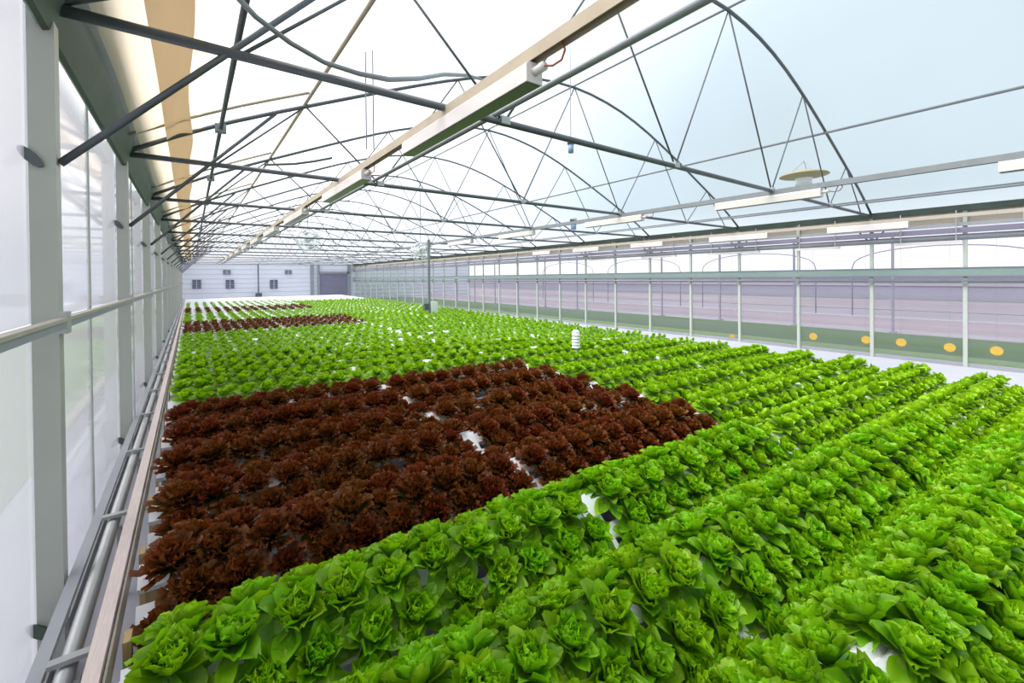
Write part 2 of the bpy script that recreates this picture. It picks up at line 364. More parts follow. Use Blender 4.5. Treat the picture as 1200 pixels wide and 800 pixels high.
# lamp rails and lamps
def lamp_rail(x, z, y0, y1, label, name='lamp_rail', mat='tan_steel'):
    t = thing(name, (x, y0, z + H), label, 'rail')
    MB().box(x - .035, x + .035, y0, y1, z + .02 + H, z + .045 + H).build('channel_top', mat, t)
    MB().box(x - .035, x - .028, y0, y1, z - .04 + H, z + .02 + H).build('channel_side', mat, t)
    MB().box(x + .028, x + .035, y0, y1, z - .04 + H, z + .02 + H).build('channel_side', mat, t)
def lamp(x, y, z, ln, label, group, w=.13, h=.13, cable=True):
    t = thing('grow_lamp', (x, y, z + H), label, 'lamp', group)
    b = MB(); a = w / 2
    pr = [(-a, -h), (a, -h), (a, -.02), (a - .02, 0), (-a + .02, 0), (-a, -.02)]; k = len(pr)
    b.add([(x + p, yy, z + q + H) for yy in (y, y + ln) for p, q in pr], [(i, (i + 1) % k, k + (i + 1) % k, k + i) for i in range(k)] + [tuple(reversed(range(k))), tuple(range(k, 2 * k))])
    hs_ = b.build('housing', 'lamp_housing', t)
    MB().box(x - a + .012, x + a - .012, y + .015, y + ln - .015, z - h - .006 + H, z - h + .004 + H).build('lens', 'lamp_lens', hs_)
    if cable:
        sk_ = MB().tube([(x, y, z - .06 + H), (x, y - .10, z - .06 + H)], .028, 10).build('socket', 'lamp_housing', t, True)
        pts = [(x, y - .10, z - .06 + H), (x + .01, y - .16, z - .08 + H), (x + .02, y - .23, z - .07 + H), (x + .01, y - .27, z - .03 + H), (x, y - .26, z + .02 + H)]
        MB().tube(pts, .007, 6).build('cable', 'orange_cable', sk_, True)
LZ = 1.37
lamp_rail(1.78, LZ + .045, Y0, YE - 2, 'pale steel channel carrying the nearer row of box lamps')
lamp_rail(8.1, LZ + .045, Y0, YE - 2, 'grey steel channel carrying the further row of box lamps', mat='grey_steel')
LL = [2.12, 5.4, 8.95, 12.4, 15.8, 19.2, 22.6, 26, 29.4]
for i, y in enumerate(LL):
    lamp(1.78, y, LZ, 2.0, f'white box lamp with dark lens, {ordw(i + 1)} along the nearer lamp rail', 'box lamps on the nearer rail', cable=i < 3)
RL = [-1.05, 2.55, 5.95, 9.75, 13.2, 16.6]
for i, y in enumerate(RL):
    lamp(8.1, y, LZ, 1.72, f'white box lamp, {ordw(i + 1)} from the camera along the further lamp rail', 'box lamps on the further rail', cable=i < 3)
def on_x(px, x):
    d = FW + RT * ((px - 600) / FPX) - UP * ((270 - PY0) / FPX); return d.y * x / d.x
lamp_rail(13.35, 1.24, Y0, YE - 6, 'steel channel carrying lamps close under the right gutter', mat='rail_wood')
for i, (pa, pb) in enumerate([(1200, 1310), (970, 1065), (832, 900), (740, 777), (672, 702), (625, 645)]):
    ya, yb = on_x(pb, 13.35), on_x(pa, 13.35)
    lamp(13.35, ya, 1.20, yb - ya, f'white box lamp, {ordw(i + 1)} from the camera in the row under the right gutter', 'box lamps under the right gutter', cable=False, h=.15)
for i, (pa, pb) in enumerate([(1049, 1128), (932, 984), (830, 890), (752, 792), (690, 720)]):
    ya, yb = on_x(pb, 13.68), on_x(pa, 13.68)
    t = thing('strip_lamp', (13.68, ya, .70 + H), f'slim pale strip lamp under the rolled curtain, {ordw(i + 1)} from the camera', 'lamp', 'strip lamps under the curtain')
    MB().box(13.64, 13.72, ya, yb, .66 + H, .72 + H).build('housing', 'lamp_housing', t)
    for yy in (ya + .1, yb - .1): MB().box(13.67, 13.69, yy - .01, yy + .01, .72 + H, 1.39 + H).build('hanger', 'galvanised', t)

# ------------------------------------------------------------------ right side
b = MB(); prof = [(XR - .20, 1.50), (XR - .10, 1.38), (XR + .10, 1.38), (XR + .20, 1.50), (XR + .14, 1.50), (XR + .08, 1.42), (XR - .08, 1.42), (XR - .14, 1.50)]
k = len(prof); b.add([(x, y, z + H) for y in (Y0, YE) for x, z in prof], [(i, (i + 1) % k, k + (i + 1) % k, k + i) for i in range(k)] + [tuple(range(k)), tuple(reversed(range(k, 2 * k)))])
tag(b.build('valley_gutter', 'gutter_metal'), 'long metal gutter on top of the white posts on the open side', 'gutter')
tag(MB().box(XR + .03, XR + .05, Y0, YE, 1.12 + H, 1.385 + H).build('valance', 'rail_wood'), 'beige board strip under the right gutter', 'board')
tag(MB().tube([(XR - .02, Y0, .80 + H), (XR - .02, YE, .80 + H)], .07, 12).build('rolled_curtain', 'curb', smooth=True), 'grey rolled curtain hanging below the beams on the post side', 'curtain')
for z, w, mt, lb in ((1.08, .08, 'curb', 'upper grey horizontal beam under the right gutter'), (0.95, .12, 'lilac_wall', 'lower grey horizontal beam under the right gutter')):
    tag(MB().bar((XR - .09, Y0, z + H), (XR - .09, YE, z + H), .05, w).build('side_beam', mt), lb, 'beam')
tag(MB().bar((XR - .07, Y0, .02 + H), (XR - .07, YE, .02 + H), .06, .17).build('side_rail', 'rail_green'), 'broad grey green rail fixed along the white posts', 'rail')
for z in (.115, -.075): tag(MB().bar((XR - .105, Y0, z + H), (XR - .105, YE, z + H), .02, .02).build('rail_lip', 'slate_trim'), 'dark thin lip along the ' + ('upper' if z > 0 else 'lower') + ' edge of the broad rail', 'rail')
tag(MB().tube([(XR - .09, Y0, -.18 + H), (XR - .09, YE, -.18 + H)], .035, 10).build('roller_tube', 'grey_steel', smooth=True), 'grey roller tube hanging just below the broad rail', 'pipe')
wr = thing('wall_right', (XR, 0, 0)); struct(wr, 'streaky translucent film wall between white posts')
for n in range(-2, 2 * NT):
    y0 = n * S / 2 + .03; y1 = (n + 1) * S / 2 - .03
    MB().box(XR + .03, XR + .035, y0, y1, .08, -.14 + H).build('film_panel', 'side_film', wr)
struct(MB().box(XR - .02, XR + .10, Y0, YE, 0, .08).build('baseboard_right', 'curb'), 'grey curb at the foot of the film wall')
for n in range(0, 2 * NT + 1):
    y = n * S / 2
    t = thing('side_post', (XR, y, 0), f'white side post by the film wall, {ordw(n + 1)} one counted from the camera end', 'post', 'white posts along the film wall')
    MB().box(XR - .05, XR + .02, y - .035, y + .035, 0, 1.38 + H).build('column', 'post_white', t)
    MB().box(XR - .12, XR - .05, y - .05, y + .05, -.26 + H, -.12 + H).build('roller_bracket', 'grey_steel', t)
    if n % 2 == 0:
        for s_ in (-1, 1):
            MB().tube([(XR - .03, y, .75 + H), (XR - .03, y + s_ * .3, 1.12 + H)], .018, 6).build('knee_brace', 'grey_steel', t, True)
for n in range(0, 12):
    y = 1.1 + n * S
    t = thing('outer_post', (XR + 7.2, y, 0), f'grey post standing beyond the film wall, {ordw(n + 1)} counted from the camera end', 'post', 'grey posts beyond the film wall')
    MB().box(XR + 7.17, XR + 7.23, y - .04, y + .04, 0 - .12, 1.38 + H).build('column', 'lilac_wall', t)
    MB().box(XR + 7.1, XR + 7.3, y - .1, y + .1, -.12, -.08).build('foot_plate', 'lilac_wall', t)
for i, y in enumerate([-4, 4, 12, 20, 28]):
    t = thing('hoop_house_frame', (27, y, 0), f'faint grey hoop frame beyond the film wall, {ordw(i + 1)} from the camera end', 'hoop frame', 'hoop frames beyond the film wall')
    pts = [(27, y - 3.2, 0 - .12)] + [(27, y + 3.2 * math.cos(math.pi - a * math.pi / 14), .30 + H + .95 * math.sin(a * math.pi / 14) ** .8) for a in range(15)] + [(27, y + 3.2, -.12)]
    MB().tube(pts, .03, 6).build('hoop', 'lilac_wall', t, True)
# neighbouring long low greenhouse far beyond
t = thing('neighbour_greenhouse', (34, 10, 0), 'long low lilac grey greenhouse beyond the film wall', 'building')
def nb(z0, z1, mat, name, x=34.0): MB().box(x, x + .3, -30, 110, z0 + H, z1 + H).build(name, mat, t)
nb(-2.2, -1.55, 'pink_trim', 'base_wall'); nb(-1.55, -1.35, 'slate_trim', 'vent_strip', 33.98); nb(-1.35, -.75, 'lilac_wall', 'lower_cladding'); nb(-.75, -.6, 'pink_trim', 'pale_rail', 33.95)
nb(-.6, -.42, 'slate_trim', 'shadow_gap', 34.05); nb(-.42, .1, 'lilac_wall', 'upper_cladding'); MB().box(33.7, 38, -30, 110, .1 + H, .3 + H).build('eave', 'pink_trim', t)
o = MB().box(22.5, 22.9, Y0, 60, -.13, .32).build('low_wall', 'pink_trim'); tag(o, 'low pinkish wall running beyond the grass strip', 'wall')
for i, (px, py) in enumerate([(858, 395), (953, 394), (1015, 398), (1056, 401), (1113, 407), (1168, 411)]):
    d = FW + RT * ((px - 600) / FPX) - UP * ((py - PY0) / FPX); q = d * ((XR + .17) / d.x)
    t = thing('sticky_card', (q.x, q.y, q.z + H), f'yellow sticky insect card hanging outside the film wall, {ordw(6 - i)} from the camera', 'card', 'yellow sticky cards')
    MB().tube([(q.x - .004, q.y, q.z + H), (q.x + .004, q.y, q.z + H)], .10, 16).build('card', 'yellow_card', t)
    MB().tube([(q.x, q.y, q.z + .09 + H), (q.x, q.y, 1.38 + H)], .003, 4).build('string', 'grey_steel', t)

# ------------------------------------------------------------------ end wall
we = thing('wall_far', (XM, YE, 0)); struct(we, 'white clad end wall far across the racks')
b = MB().box(XL, XR + 14, YE, YE + .08, 0, 1.45 + H).build('cladding', 'end_wall', we)
b = MB()
pr = smooth_arch(XM, 28, .02)
b.add([(x, yy, z + H) for yy in (YE, YE + .08) for x, z in pr] , [tuple(range(29)), tuple(reversed(range(29, 58)))]); b.build('gable', 'roof_film', we)
b = MB()
for k in range(9): z = -2.0 + k * .42 + H; b.box(XL, XR + 14, YE - .02, YE, z, z + .03)
o = b.build('cladding_joint', 'end_wall_line', we); o['kind'] = 'stuff'
def at_end(px, py, y=YE - .1):
    d = FW + RT * ((px - 600) / FPX) - UP * ((py - PY0) / FPX); return d * (y / d.y)
for i, (px, py, w, h) in enumerate([(230.5, 333, 11, 10), (269.5, 333, 11, 10), (321, 333, 10.5, 10), (266, 319, 10, 5), (338, 319, 9, 4.5)]):
    q = at_end(px, py); k = q.dot(FW) / FPX; ww = w * k * .62 * 1.2; hh = h * k
    wn = ['nearest the milky wall', 'second from the milky wall', 'third from the milky wall', 'small and high, above the second square fan', 'small and high, above the third square fan'][i]
    t = thing('exhaust_fan', (q.x, q.y, q.z + H), 'dark exhaust fan in the white end wall, ' + wn, 'fan', 'exhaust fans in the end wall')
    MB().box(q.x - ww / 2, q.x + ww / 2, YE - .12, YE - .02, q.z - hh / 2 + H, q.z + hh / 2 + H).build('louvre_box', 'fan_dark', t)
    for j in range(3):
        z = q.z - hh / 2 + hh * (j + .7) / 4; MB().box(q.x - ww / 2, q.x + ww / 2, YE - .15, YE - .12, z + H, z + .03 + H).build('louvre', 'end_wall_line', t)
    MB().box(q.x - .03, q.x + .03, YE - .16, YE - .12, q.z - hh / 2 + H, q.z + hh / 2 + H).build('mullion', 'end_wall_line', t)
q = at_end(303, 347, YE - .4)
t = thing('control_pole', (q.x, q.y, 0), 'thin dark pole with a dark box before the white end wall', 'pole')
MB().tube([(q.x, q.y, 0), (q.x, q.y, ZC + H)], .05, 8).build('pole', 'dark_steel', t)
MB().box(q.x - .25, q.x + .25, q.y - .3, q.y, q.z - .35 + H, q.z + .3 + H).build('box', 'fan_dark', t)
t = thing('door_1', (at_end(369, 340).x, YE, 0)); struct(t, 'grey framed opening in the far end wall')
q = at_end(369, 340); q2 = at_end(409, 340)
for x, w in ((q.x - .25, .3), (q.x + .35, .2), (q2.x, .3)):
    MB().box(x - w / 2, x + w / 2, YE - .2, YE - .02, 0, 1.5 + H).build('door_frame', 'curb', t)
MB().box(q.x + .4, q2.x, YE - .2, YE - .02, .55 + H, .75 + H).build('door_header', 'curb', t)
MB().box(q.x + .4, q2.x, YE - .1, YE - .02, 0, .55 + H).build('door_panel', 'lilac_wall', t)

# ------------------------------------------------------------------ growing racks
V0, PV = 1.97, 0.69
US = [-0.22, 1.84, 3.93, 5.93, 7.95]
OFF = [-0.295, -0.178, -0.060, 0.060, 0.178, 0.295]; SLOPE = 0.80
ZR = -1.33                       # crest height of the channels
def bench(u, v): return u * (1 + .008 * v), v - .072 * u
def gz(off): return ZR - SLOPE * abs(off)
NMIN, NMAX = -6, 54
def quad_bar(u0, u1, v, w, h, z, tilt):
    """a channel running along u, its top face tilted across"""
    vs = []
    for u in (u0, u1):
        for a, bb in ((-w / 2, 0), (w / 2, 0), (w / 2, -h), (-w / 2, -h)):
            dv = a * math.cos(tilt) - bb * math.sin(tilt) * 1; dz = a * math.sin(tilt) + bb * math.cos(tilt)
            x, y = bench(u, v + dv); vs.append((x, y, z + dz + H))
    return vs, [(0, 1, 2, 3), (7, 6, 5, 4), (0, 4, 5, 1), (1, 5, 6, 2), (2, 6, 7, 3), (3, 7, 4, 0)]
def ridge_name(n):
    if n <= 0: return ['first', 'second', 'third', 'fourth', 'fifth', 'sixth', 'seventh'][-n] + ' green ridge before the red rows'
    if n <= 5: return ['front', 'second', 'third', 'fourth', 'rear'][n - 1] + ' near red ridge'
    return ordw(n - 5) + ' ridge behind the near red rows'
TILT = math.atan(SLOPE)
for n in range(NMIN, NMAX + 1):
    v = V0 + PV * n; x, y = bench(-.2, v)
    t = thing('growing_rack', (x, y, 0), 'white channel rack under the ' + ridge_name(n), 'rack', 'white growing racks')
    near = n <= 8
    allb = MB()
    for j, of in enumerate(OFF):
        tl = TILT if of < 0 else -TILT
        for bk in range(4):
            vs, fs = quad_bar(US[bk] + .012, US[bk + 1] - .012, v + of, .085, .045, gz(of), tl)
            if near: MB().add(vs, fs).build('channel', 'white_plastic', t)
            else: allb.add(vs, fs)
    if not near: allb.build('channel_set', 'white_plastic', t)['kind'] = 'stuff'
    cvr = MB()
    for bk in range(1, 4):
        for sgn in (-1, 1):
            vs, fs = quad_bar(US[bk] - .055, US[bk] + .055, v + sgn * .175, .40, .03, ZR - SLOPE * .175 + .012, TILT if sgn < 0 else -TILT)
            if near: MB().add(vs, fs).build('joint_cover', 'white_plastic', t)
            else: cvr.add(vs, fs)
    if not near: cvr.build('joint_covers', 'white_plastic', t)['kind'] = 'stuff'
    for u in US:
        u = min(max(u, -.16), 7.9)
        x0, y0 = bench(u, v)
        MB().box(x0 - .02, x0 + .02, y0 - .05, y0 + .05, 0, ZR - .07 + H).build('leg', 'tan_board' if u < 0 else 'curb', t)
    x0, y0 = bench(-.20, v + PV / 2)
    MB().box(x0 - .03, x0 - .005, y0 - .05, y0 + .03, .25, ZR - .10 + H).build('end_stake', 'tan_board', t)

# ------------------------------------------------------------------ lettuces
def leaf_grid(Lf, Wd, theta, nu, nv, kind, r, inward=0.0, base=0.01):
    """points of one leaf that grows from the plant's axis outwards along +x; returns verts, faces, v coordinate"""
    V = []; F = []; T = []
    ph = r.uniform(0, 6.28); bend = r.uniform(.5, 1.0); ripple = r.uniform(.8, 1.3)
    for i in range(nv + 1):
        t = i / nv
        a = theta + (inward * t * t)            # angle from vertical
        # integrate the midrib
        if i == 0: px, pz = base, 0.0
        else:
            px += Lf / nv * math.sin(a); pz += Lf / nv * math.cos(a)
        if kind == 'g': w = Wd * min(1, .28 + 1.5 * t) * math.sqrt(max(.10, 1 - (max(0, t - .5) / .52) ** 2.2))
        else: w = Wd * (0.25 + 0.75 * t ** .8) * (1 if t < .9 else .8)
        for j in range(nu + 1):
            q = j / nu * 2 - 1
            cup = (q * q) * w * (.38 if kind == 'g' else .2)
            if kind == 'g':
                wav = math.sin(j * 2.1 + t * 9 + ph) * .010 * ripple * (abs(q) ** 1.5) * t + (math.sin(q * 6 + ph) * .007 * t * t) + math.sin(t * 11 + ph * 2 + q * 3) * .003
            else:
                wav = math.sin(j * 3.1 + i * 2.3 + ph) * .013 * ripple * t * (.4 + abs(q))
            # the leaf's own up direction, perpendicular to the midrib
            nx, nz_ = -math.cos(a), math.sin(a)
            tipc = -(t ** 3) * .012 * bend if kind == 'g' else 0
            rad = (cup + wav + tipc)
            lobed = 1 if kind == 'g' else (1 + .22 * math.sin(i * 2.6 + ph + (q > 0) * 2))
            V.append((px + nx * rad, q * w / 2 * lobed, pz + nz_ * rad * .6))
            T.append(max(t, abs(q) * .9 * (.4 + .6 * t)))
    k = nu + 1
    for i in range(nv):
        for j in range(nu):
            F.append((i * k + j, i * k + j + 1, (i + 1) * k + j + 1, (i + 1) * k + j))
    return V, F, T
def rot(V, a, tx=0.0):
    ca, sa = math.cos(a), math.sin(a)
    return [(x * ca - y * sa, x * sa + y * ca, z) for x, y, z in V]
def plant(kind, seed, lod):
    """list of leaves (V, F, T, tone) of one head, about 0.22 wide, outermost first"""
    r = random.Random(seed); out = []
    if kind == 'g':
        nl, nu, nv = {0: (44, 4, 6), 1: (24, 2, 3), 2: (10, 2, 2)}[lod]
    else:
        nl, nu, nv = {0: (80, 4, 4), 1: (30, 2, 3), 2: (12, 2, 2)}[lod]
    for i in range(nl):
        q = i / (nl - 1)                            # 0 outer .. 1 heart
        ang = i * 2.39996 + r.uniform(-.25, .25)
        if kind == 'g':
            loose = seed % 3 == 1
            th = math.radians(76 - 64 * q ** .85 + r.uniform(-9, 9)); Lf = (.122 - .064 * q) * r.uniform(.8, 1.12); Wd = (.082 - .034 * q) * r.uniform(.75, 1.2)
            inw = math.radians(-62 + 8 * q) * r.uniform(.3, 1.25)
            if q < .3: inw *= r.uniform(-.6, .9)
            if i < 7: th = math.radians(r.uniform(82, 100)); Lf *= r.uniform(.92, 1.1); Wd *= .9; inw = math.radians(r.uniform(-35, 25))
            if loose: inw *= r.uniform(-.4, .9); th *= r.uniform(.8, 1.15); Lf *= 1.04
            ang += r.uniform(-.4, .4)
            V, F, T = leaf_grid(Lf, Wd, th, nu, nv, 'g', r, inw, .008)
            lift = .012 + .035 * q
        else:
            th = math.radians(80 - 72 * q + r.uniform(-9, 9)); Lf = (.125 - .035 * q) * r.uniform(.8, 1.15); Wd = .036 * r.uniform(.8, 1.3)
            inw = math.radians(-25) * r.uniform(-.3, 1)
            if lod: Wd *= 1.35
            V, F, T = leaf_grid(Lf, Wd, th, nu, nv, 'r', r, inw, .006)
            lift = .008 + .02 * q
        if lod and kind == 'g': V = [(x, y * 1.25, z) for x, y, z in V]
        V = [(x, y, z + lift) for x, y, z in rot(V, ang)]
        out.append((V, F, T, min(1, max(0, (.30 + .42 * q if kind == 'g' else .5) + r.uniform(-.22, .22)))))
    return out
def leaves_mesh(name, leaves, mat):
    V = []; F = []; UV = []
    for lv, lf, lt, tone in leaves:
        o = len(V); V += lv
        for f in lf:
            F.append(tuple(o + i for i in f)); UV += [(tone, lt[i]) for i in f]
    me = bpy.data.meshes.new(name); me.from_pydata(V, [], F); me.materials.append(M[mat]); me.shade_smooth()
    uv = me.uv_layers.new(name='UVMap'); uv.data.foreach_set('uv', np.array(UV, dtype=np.float32).ravel())
    return me
NVAR = 7
MATK = {'g': 'green_leaf', 'r': 'red_leaf'}
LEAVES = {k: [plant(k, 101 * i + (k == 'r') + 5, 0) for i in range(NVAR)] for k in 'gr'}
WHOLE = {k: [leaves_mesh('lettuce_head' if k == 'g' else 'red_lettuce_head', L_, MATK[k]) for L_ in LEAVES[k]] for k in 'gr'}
NOUT = 20
PARTS = []
for L_ in LEAVES['g']:
    PARTS.append(([leaves_mesh('leaf', [l], 'green_leaf') for l in L_[:NOUT]], leaves_mesh('heart', L_[NOUT:], 'green_leaf')))

def crop_kind(n, bk):
    """kind, spacing factor and size of the plants on ridge n, section bk"""
    v = V0 + PV * n
    if bk < 2:
        if 1 <= n <= 5: return 'r', 1, 1.0
        if v < 13.7: return 'g', 1, 1.0
        if v < 17.0: return 'r', 1, .95
        if v < 21.3: return 'g', 2, .9
        if v < 25.2: return 'r', 2, .9
        if v < 33: return 'g', 2, .55
        return None
    if v < 17.5: return 'g', 1, 1.0
    if v < 30: return 'g', 2, .9
    return None
heads = []
for n in range(NMIN, NMAX + 1):
    for bk in range(4):
        ck = crop_kind(n, bk)
        if not ck: continue
        kd, sp, sz = ck
        cnt = 10 if sp == 1 else 7
        mg_ = .13 if n > 5 else .150
        a0, a1 = US[bk] + mg_, US[bk + 1] - mg_
        for j, of in enumerate(OFF):
            nth = 0
            for i in range(cnt):
                if sp == 1 and n > 0 and random.random() < .02: continue
                u = a0 + (a1 - a0) * i / (cnt - 1) + random.uniform(-.015, .015) + (.04 if j % 2 else -.02)
                if sp == 1 and i == 0 and random.random() < .3: u += .02
                v = V0 + PV * n + of; x, y = bench(u, v)
                szz = sz * random.uniform(.92, 1.12) * (1.14 if kd == 'g' else 1.10)
                if kd == 'r' and random.random() < .08: szz *= .72
                tl = (-TILT if of < 0 else TILT) * (.5 if abs(of) < .1 else .9)
                nth += 1
                heads.append(dict(p=(x, y, gz(of) + .008 + H), n=n, bk=bk, j=j, i=nth - 1, kd=kd, sz=szz, tilt=tl, rz=random.uniform(0, 6.283), var=random.randrange(NVAR)))
def prof_z(x, y):
    u = x / (1 + .008 * y); v = y + .072 * u; o = (v - V0) / PV; o = abs(o - round(o)) * PV
    if u < -.2 or u > 8: return -9
    return ZR - SLOPE * o + .085
def visible(h):
    p = Vector(h['p']); up = Vector((0, math.sin(h['tilt']), math.cos(h['tilt']))); p = p + up * .09 * h['sz']
    pr = project(p)
    if not pr: return 0
    px, py, d = pr
    if not (-25 < px < 1225 and py < 830): return 0
    q = p - Vector((0, 0, H))
    for k in range(1, 30):
        t = 1 - k * .025 * 1.2 / q.length
        if t <= 0: break
        w = q * t
        if w.z < prof_z(w.x, w.y) - .035: return 0
    return .2 * h['sz'] * FPX / d
for h in heads: h['px'] = visible(h)
def tilt_mat(h):
    # tilt about the rack's long axis so that the head faces out of its slope
    return Matrix.Translation(h['p']) @ Matrix.Rotation(-h['tilt'] * 1.0, 4, 'X') @ Matrix.Rotation(h['rz'], 4, 'Z') @ Matrix.Scale(h['sz'], 4)
chosen = {}
for kd in 'gr':
    c_ = sorted([h for h in heads if h['kd'] == kd and h['px'] > 0], key=lambda h: -h['px'])[:300]
    chosen[kd] = c_
ROW = ['lowest near row', 'middle near row', 'top near row', 'top far row', 'middle far row', 'lowest far row']
def short_ridge(n):
    if n <= 0: return ['first', 'second', 'third', 'fourth', 'fifth', 'sixth', 'seventh'][-n] + ' green ridge'
    if n <= 5: return ['front', 'second', 'third', 'fourth', 'rear'][n - 1] + ' red ridge'
    return ordw(n - 5) + ' ridge behind red'
LM = ['from left wall', 'past first gap', 'past second gap', 'past third gap']
made = set()
for kd in 'gr':
    for h in chosen[kd]:
        made.add(id(h)); n = h['n']
        rn = short_ridge(n)
        if kd == 'g' and 1 <= n <= 5: rn = 'green end of ' + rn
        word = 'green butterhead' if kd == 'g' else 'dark red frilly'
        lab = f"{word} lettuce {ordw(h['i'] + 1)} {LM[h['bk']]}, {ROW[h['j']]}, {rn}"
        grp = f"{'green' if kd == 'g' else 'red'} lettuces in the growing racks"
        nm = 'green_lettuce' if kd == 'g' else 'red_lettuce'
        mw = tilt_mat(h)
        if kd == 'g' and h['px'] > 33:
            o = bpy.data.objects.new(nm, None); o.empty_display_size = .05
            COL.objects.link(o); o.matrix_world = mw
            lm_, hm = PARTS[h['var']]
            for me in lm_:
                c_ = bpy.data.objects.new('leaf', me); COL.objects.link(c_); c_.parent = o
            c_ = bpy.data.objects.new('heart', hm); COL.objects.link(c_); c_.parent = o
        else:
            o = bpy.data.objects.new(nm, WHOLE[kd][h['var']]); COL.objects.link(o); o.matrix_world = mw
        tag(o, lab, 'lettuce', grp)
# everything past the 300 of each kind: one object per kind
def arr(leaves):
    V = []; F = []; UV = []
    for lv, lf, lt, tone in leaves:
        o = len(V); V += lv
        for f in lf: F.append([o + i for i in f]); UV += [(tone, lt[i]) for i in f]
    return np.array(V, dtype=np.float64), np.array(F, dtype=np.int64), np.array(UV, dtype=np.float32)
for kd, nm, lab in (('g', 'distant_green_lettuces', 'carpet of green lettuces on the racks beyond the nearest ones'), ('r', 'distant_red_lettuces', 'dark red lettuces on the racks beyond the nearest ones')):
    lods = {l: [arr(plant(kd, 900 + 31 * i, l)) for i in range(4)] for l in (1, 2)}
    VV = []; FF = []; UU = []; off = 0
    for h in heads:
        if h['kd'] != kd or id(h) in made: continue
        d = Vector(h['p']).length
        V, F, U_ = lods[1 if (d < 9) else 2][h['var'] % 4]
        A = np.array(tilt_mat(h)); VW = V @ A[:3, :3].T + A[:3, 3]
        VV.append(VW); FF.append(F + off); UU.append(U_); off += len(V)
    VV = np.concatenate(VV); FF = np.concatenate(FF); UU = np.concatenate(UU)
    me = bpy.data.meshes.new(nm); me.vertices.add(len(VV)); me.vertices.foreach_set('co', VV.ravel().astype(np.float32))
    me.loops.add(FF.size); me.loops.foreach_set('vertex_index', FF.ravel().astype(np.int32))
    me.polygons.add(len(FF)); me.polygons.foreach_set('loop_start', np.arange(0, FF.size, 4, dtype=np.int32))
    me.update(calc_edges=True)
    uv = me.uv_layers.new(name='UVMap'); uv.data.foreach_set('uv', UU.ravel()); me.materials.append(M[MATK[kd]]); me.shade_smooth()
    o = bpy.data.objects.new(nm, me); COL.objects.link(o); tag(o, lab, 'lettuce', kind='stuff')
    print(nm, len(FF) * 2, 'tris')
print('heads', len(heads), {k: (len(chosen[k]), round(chosen[k][-1]['px'])) for k in 'gr'}, 'leafed', sum(1 for h in chosen['g'] if h['px'] > 33))

# ------------------------------------------------------------------ small things
def at(px, py, y):
    d = FW + RT * ((px - 600) / FPX) - UP * ((py - PY0) / FPX); q = d * (y / d.y); return Vector((q.x, q.y, q.z + H))
def atz(px, py, z):
    d = FW + RT * ((px - 600) / FPX) - UP * ((py - PY0) / FPX); q = d * (z / d.z); return Vector((q.x, q.y, q.z + H))
def lathe(b, cx, cy, prof, n=24):
    o = len(b.v)
    for r, z in prof:
        for k in range(n): b.v.append((cx + r * math.cos(6.28318 * k / n), cy + r * math.sin(6.28318 * k / n), z))
    for i in range(len(prof) - 1):
        for k in range(n): b.f.append((o + i * n + k, o + i * n + (k + 1) % n, o + (i + 1) * n + (k + 1) % n, o + (i + 1) * n + k))
    return b
# tan dish hanging behind the first truss
q = at(942, 206, 3.95); x, y, z = q
k_ = project(q)[2] / FPX
t = thing('hanging_dish', (x, y, z), 'tan shallow dish with white neck hanging by thin wires behind the first truss', 'hanging dish')
R_ = 25 * k_
lathe(MB(), x, y, [(.001, z + R_ * .28), (R_ * .3, z + R_ * .24), (R_ * .95, z + R_ * .06), (R_, z), (R_ * .95, z - .01), (R_ * .4, z - R_ * .12), (.001, z - R_ * .12)]).build('dish', 'tan_dish', t, True)
lathe(MB(), x, y, [(R_ * .35, z - R_ * .12), (R_ * .3, z - R_ * .3), (R_ * .34, z - R_ * .42), (.001, z - R_ * .42)]).build('neck', 'white_plastic', t, True)
for a in range(3):
    MB().tube([(x, y, z + R_ * .7), (x + R_ * .5 * math.cos(a * 2.1), y + R_ * .5 * math.sin(a * 2.1), z + R_ * .17)], .006, 5).build('wire', 'grey_steel', t)
MB().tube([(x, y, z + R_ * .7), (x, y, az(x) + H)], .006, 5).build('cord', 'grey_steel', t)
# sensors hanging on cords
for px, py, yy, lab in ((669, 172, 5.2, 'small blue grey sensor hanging on a cord under the roof middle'), (672, 262, 12.5, 'blue cylinder hanging beside the further lamp rail')):
    q = at(px, py, yy); x, y, z = q; k_ = project(q)[2] / FPX
    t = thing('hanging_sensor', (x, y, z), lab, 'sensor')
    MB().tube([(x, y, z - 7 * k_), (x, y, z + 3 * k_)], 3.2 * k_, 12).build('body', 'blue_plastic', t, True)
    MB().tube([(x, y, z + 3 * k_), (x, y, z + 6 * k_)], 4.2 * k_, 12).build('cap', 'dark_steel', t, True)
    MB().tube([(x, y, z + 6 * k_), (x, y, az(x) + H)], .006, 5).build('cord', 'grey_steel', t)
# double cords
for i, (px, yy) in enumerate(((429.5, 5.0), (438, 5.0))):
    q = at(px, 175, yy); t = MB().tube([q, (q.x, q.y, az(q.x) + .06 + H)], .008, 5).build('rope', 'lilac_wall')
    tag(t, 'thin pale cord hanging from the roof, ' + ('nearer the milky wall' if i == 0 else 'nearer the box lamp'), 'cord', 'pair of hanging cords')
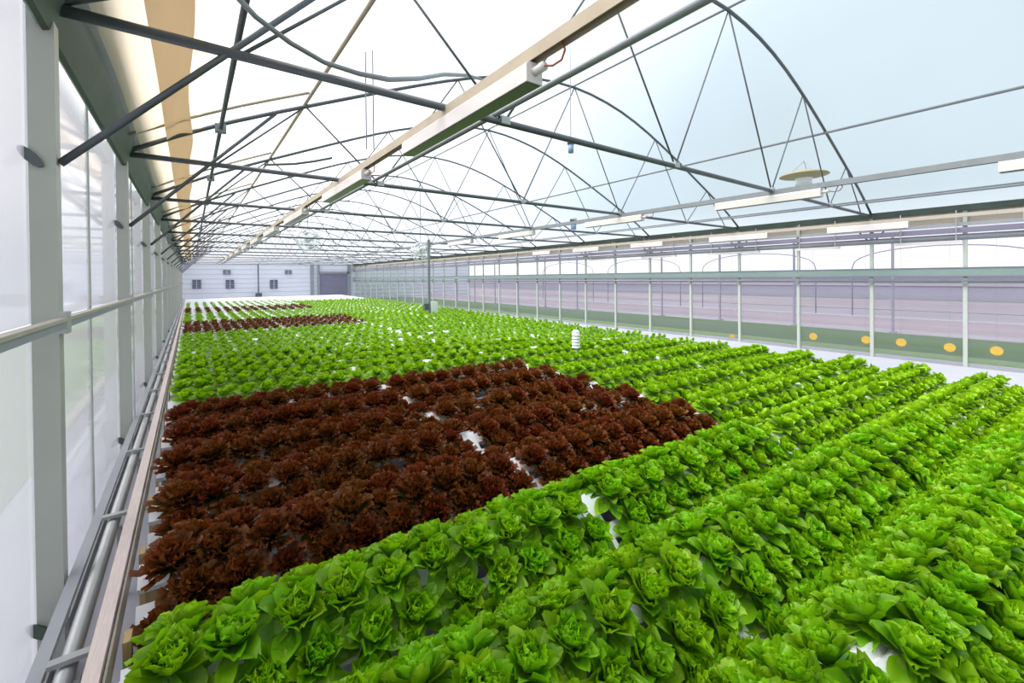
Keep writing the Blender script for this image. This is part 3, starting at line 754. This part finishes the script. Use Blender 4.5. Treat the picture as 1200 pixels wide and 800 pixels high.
# black hose drooping from the roof onto the first chord
pts = [at(268, -14, 2.95), at(300, 20, 3.0), at(340, 50, 3.1), at(380, 73, 3.24), at(420, 86, 3.38), at(455, 93, 3.6), at(490, 92, 4.2), at(520, 87, 5.2), at(548, 86, 6.2), at(570, 86, 6.6)]
for p_ in pts: p_.z = min(p_.z, az(p_.x) - .06 + H)
tag(MB().tube(pts, [.018, .018, .018, .018, .020, .024, .026, .03, .03, .02], 8).build('sagging_hose', 'grey_steel', smooth=True), 'grey hose sagging onto the first truss chord near the shade cloth', 'hose')
pts = [at(310, 193, 6.5), at(345, 192, 6.5), at(368, 189, 6.5), at(389, 185, 6.5)]
tag(MB().tube(pts, .016, 8).build('curved_pipe', 'dark_steel', smooth=True), 'short curved dark pipe end rising above the second truss chord', 'pipe')
# circulation fans
def fan(px, py, yy, rad, lab):
    q = at(px, py, yy); x, y, z = q
    t = thing('circulation_fan', (x, y, z), lab, 'fan')
    b = MB()
    for j, (rr, dy) in enumerate(((rad, -.12), (rad, .12), (rad * .7, -.15), (rad * .4, -.16))):
        b.tube([(x + rr * math.cos(a * math.pi / 12), y + dy, z + rr * math.sin(a * math.pi / 12)) for a in range(25)], .02, 5, cap=False)
    for a in range(8):
        b.tube([(x, y - .17, z), (x + rad * math.cos(a * .785), y - .12, z + rad * math.sin(a * .785))], .012, 4)
    b.build('guard', 'white_plastic', t)
    MB().tube([(x, y - .1, z), (x, y + .15, z)], .11, 12).build('motor', 'galvanised', t)
    for a in range(4):
        c1, s1 = math.cos(a * 1.57 + .4), math.sin(a * 1.57 + .4)
        MB().add([(x + .1 * c1, y - .04, z + .1 * s1), (x + rad * .85 * c1 - .1 * s1, y - .06, z + rad * .85 * s1 + .1 * c1), (x + rad * .9 * c1 + .1 * s1, y + .06, z + rad * .9 * s1 - .1 * c1), (x + .1 * c1, y + .05, z + .1 * s1 - .02)], [(0, 1, 2, 3)]).build('blade', 'galvanised', t)
    MB().tube([(x, y, z + rad), (x, y, az(x) + .02 + H)], .015, 5).build('hanger', 'grey_steel', t)
fan(361, 281, 18.6, .42, 'round caged circulation fan hanging among the trusses near the lamp rail')
fan(493, 295, 15.5, .36, 'round caged circulation fan hanging beside the tall grey pole')
# tall pole standing among the racks
q = atz(503, 366, -1.3); x, y = q.x, q.y
t = thing('tall_pole', (x, y, 0), 'tall grey steel pole rising from the lettuces to the trusses', 'pole')
MB().box(x - .04, x + .04, y - .04, y + .04, 0, ZC + H).build('column', 'grey_steel', t)
MB().box(x - .22, x - .05, y - .08, y + .06, -1.2 + H, -.95 + H).build('switch_box', 'fan_dark', t)
MB().box(x + .05, x + .30, y - .12, y + .1, -1.35 + H, -.9 + H).build('white_box', 'white_plastic', t)
# white louvred sensor shelter
q = atz(675, 407, -1.26); x, y = q.x, q.y; z = -1.26 + H; k_ = project((x, y, z))[2] / FPX
t = thing('sensor_shelter', (x, y, 0), 'white louvred sensor shelter standing up out of the green lettuces', 'sensor')
MB().tube([(x, y, 0), (x, y, z)], .02, 8).build('stem', 'white_plastic', t)
for j in range(5):
    zz = z + j * 3.6 * k_
    lathe(MB(), x, y, [(.001, zz), (5.2 * k_, zz), (4.0 * k_, zz + 3.2 * k_), (.001, zz + 3.2 * k_)], 12).build('louvre_plate', 'white_plastic', t)
lathe(MB(), x, y, [(.001, z + 18 * k_), (4.5 * k_, z + 18 * k_), (3 * k_, z + 20.5 * k_), (.001, z + 21 * k_)], 12).build('cap', 'white_plastic', t)
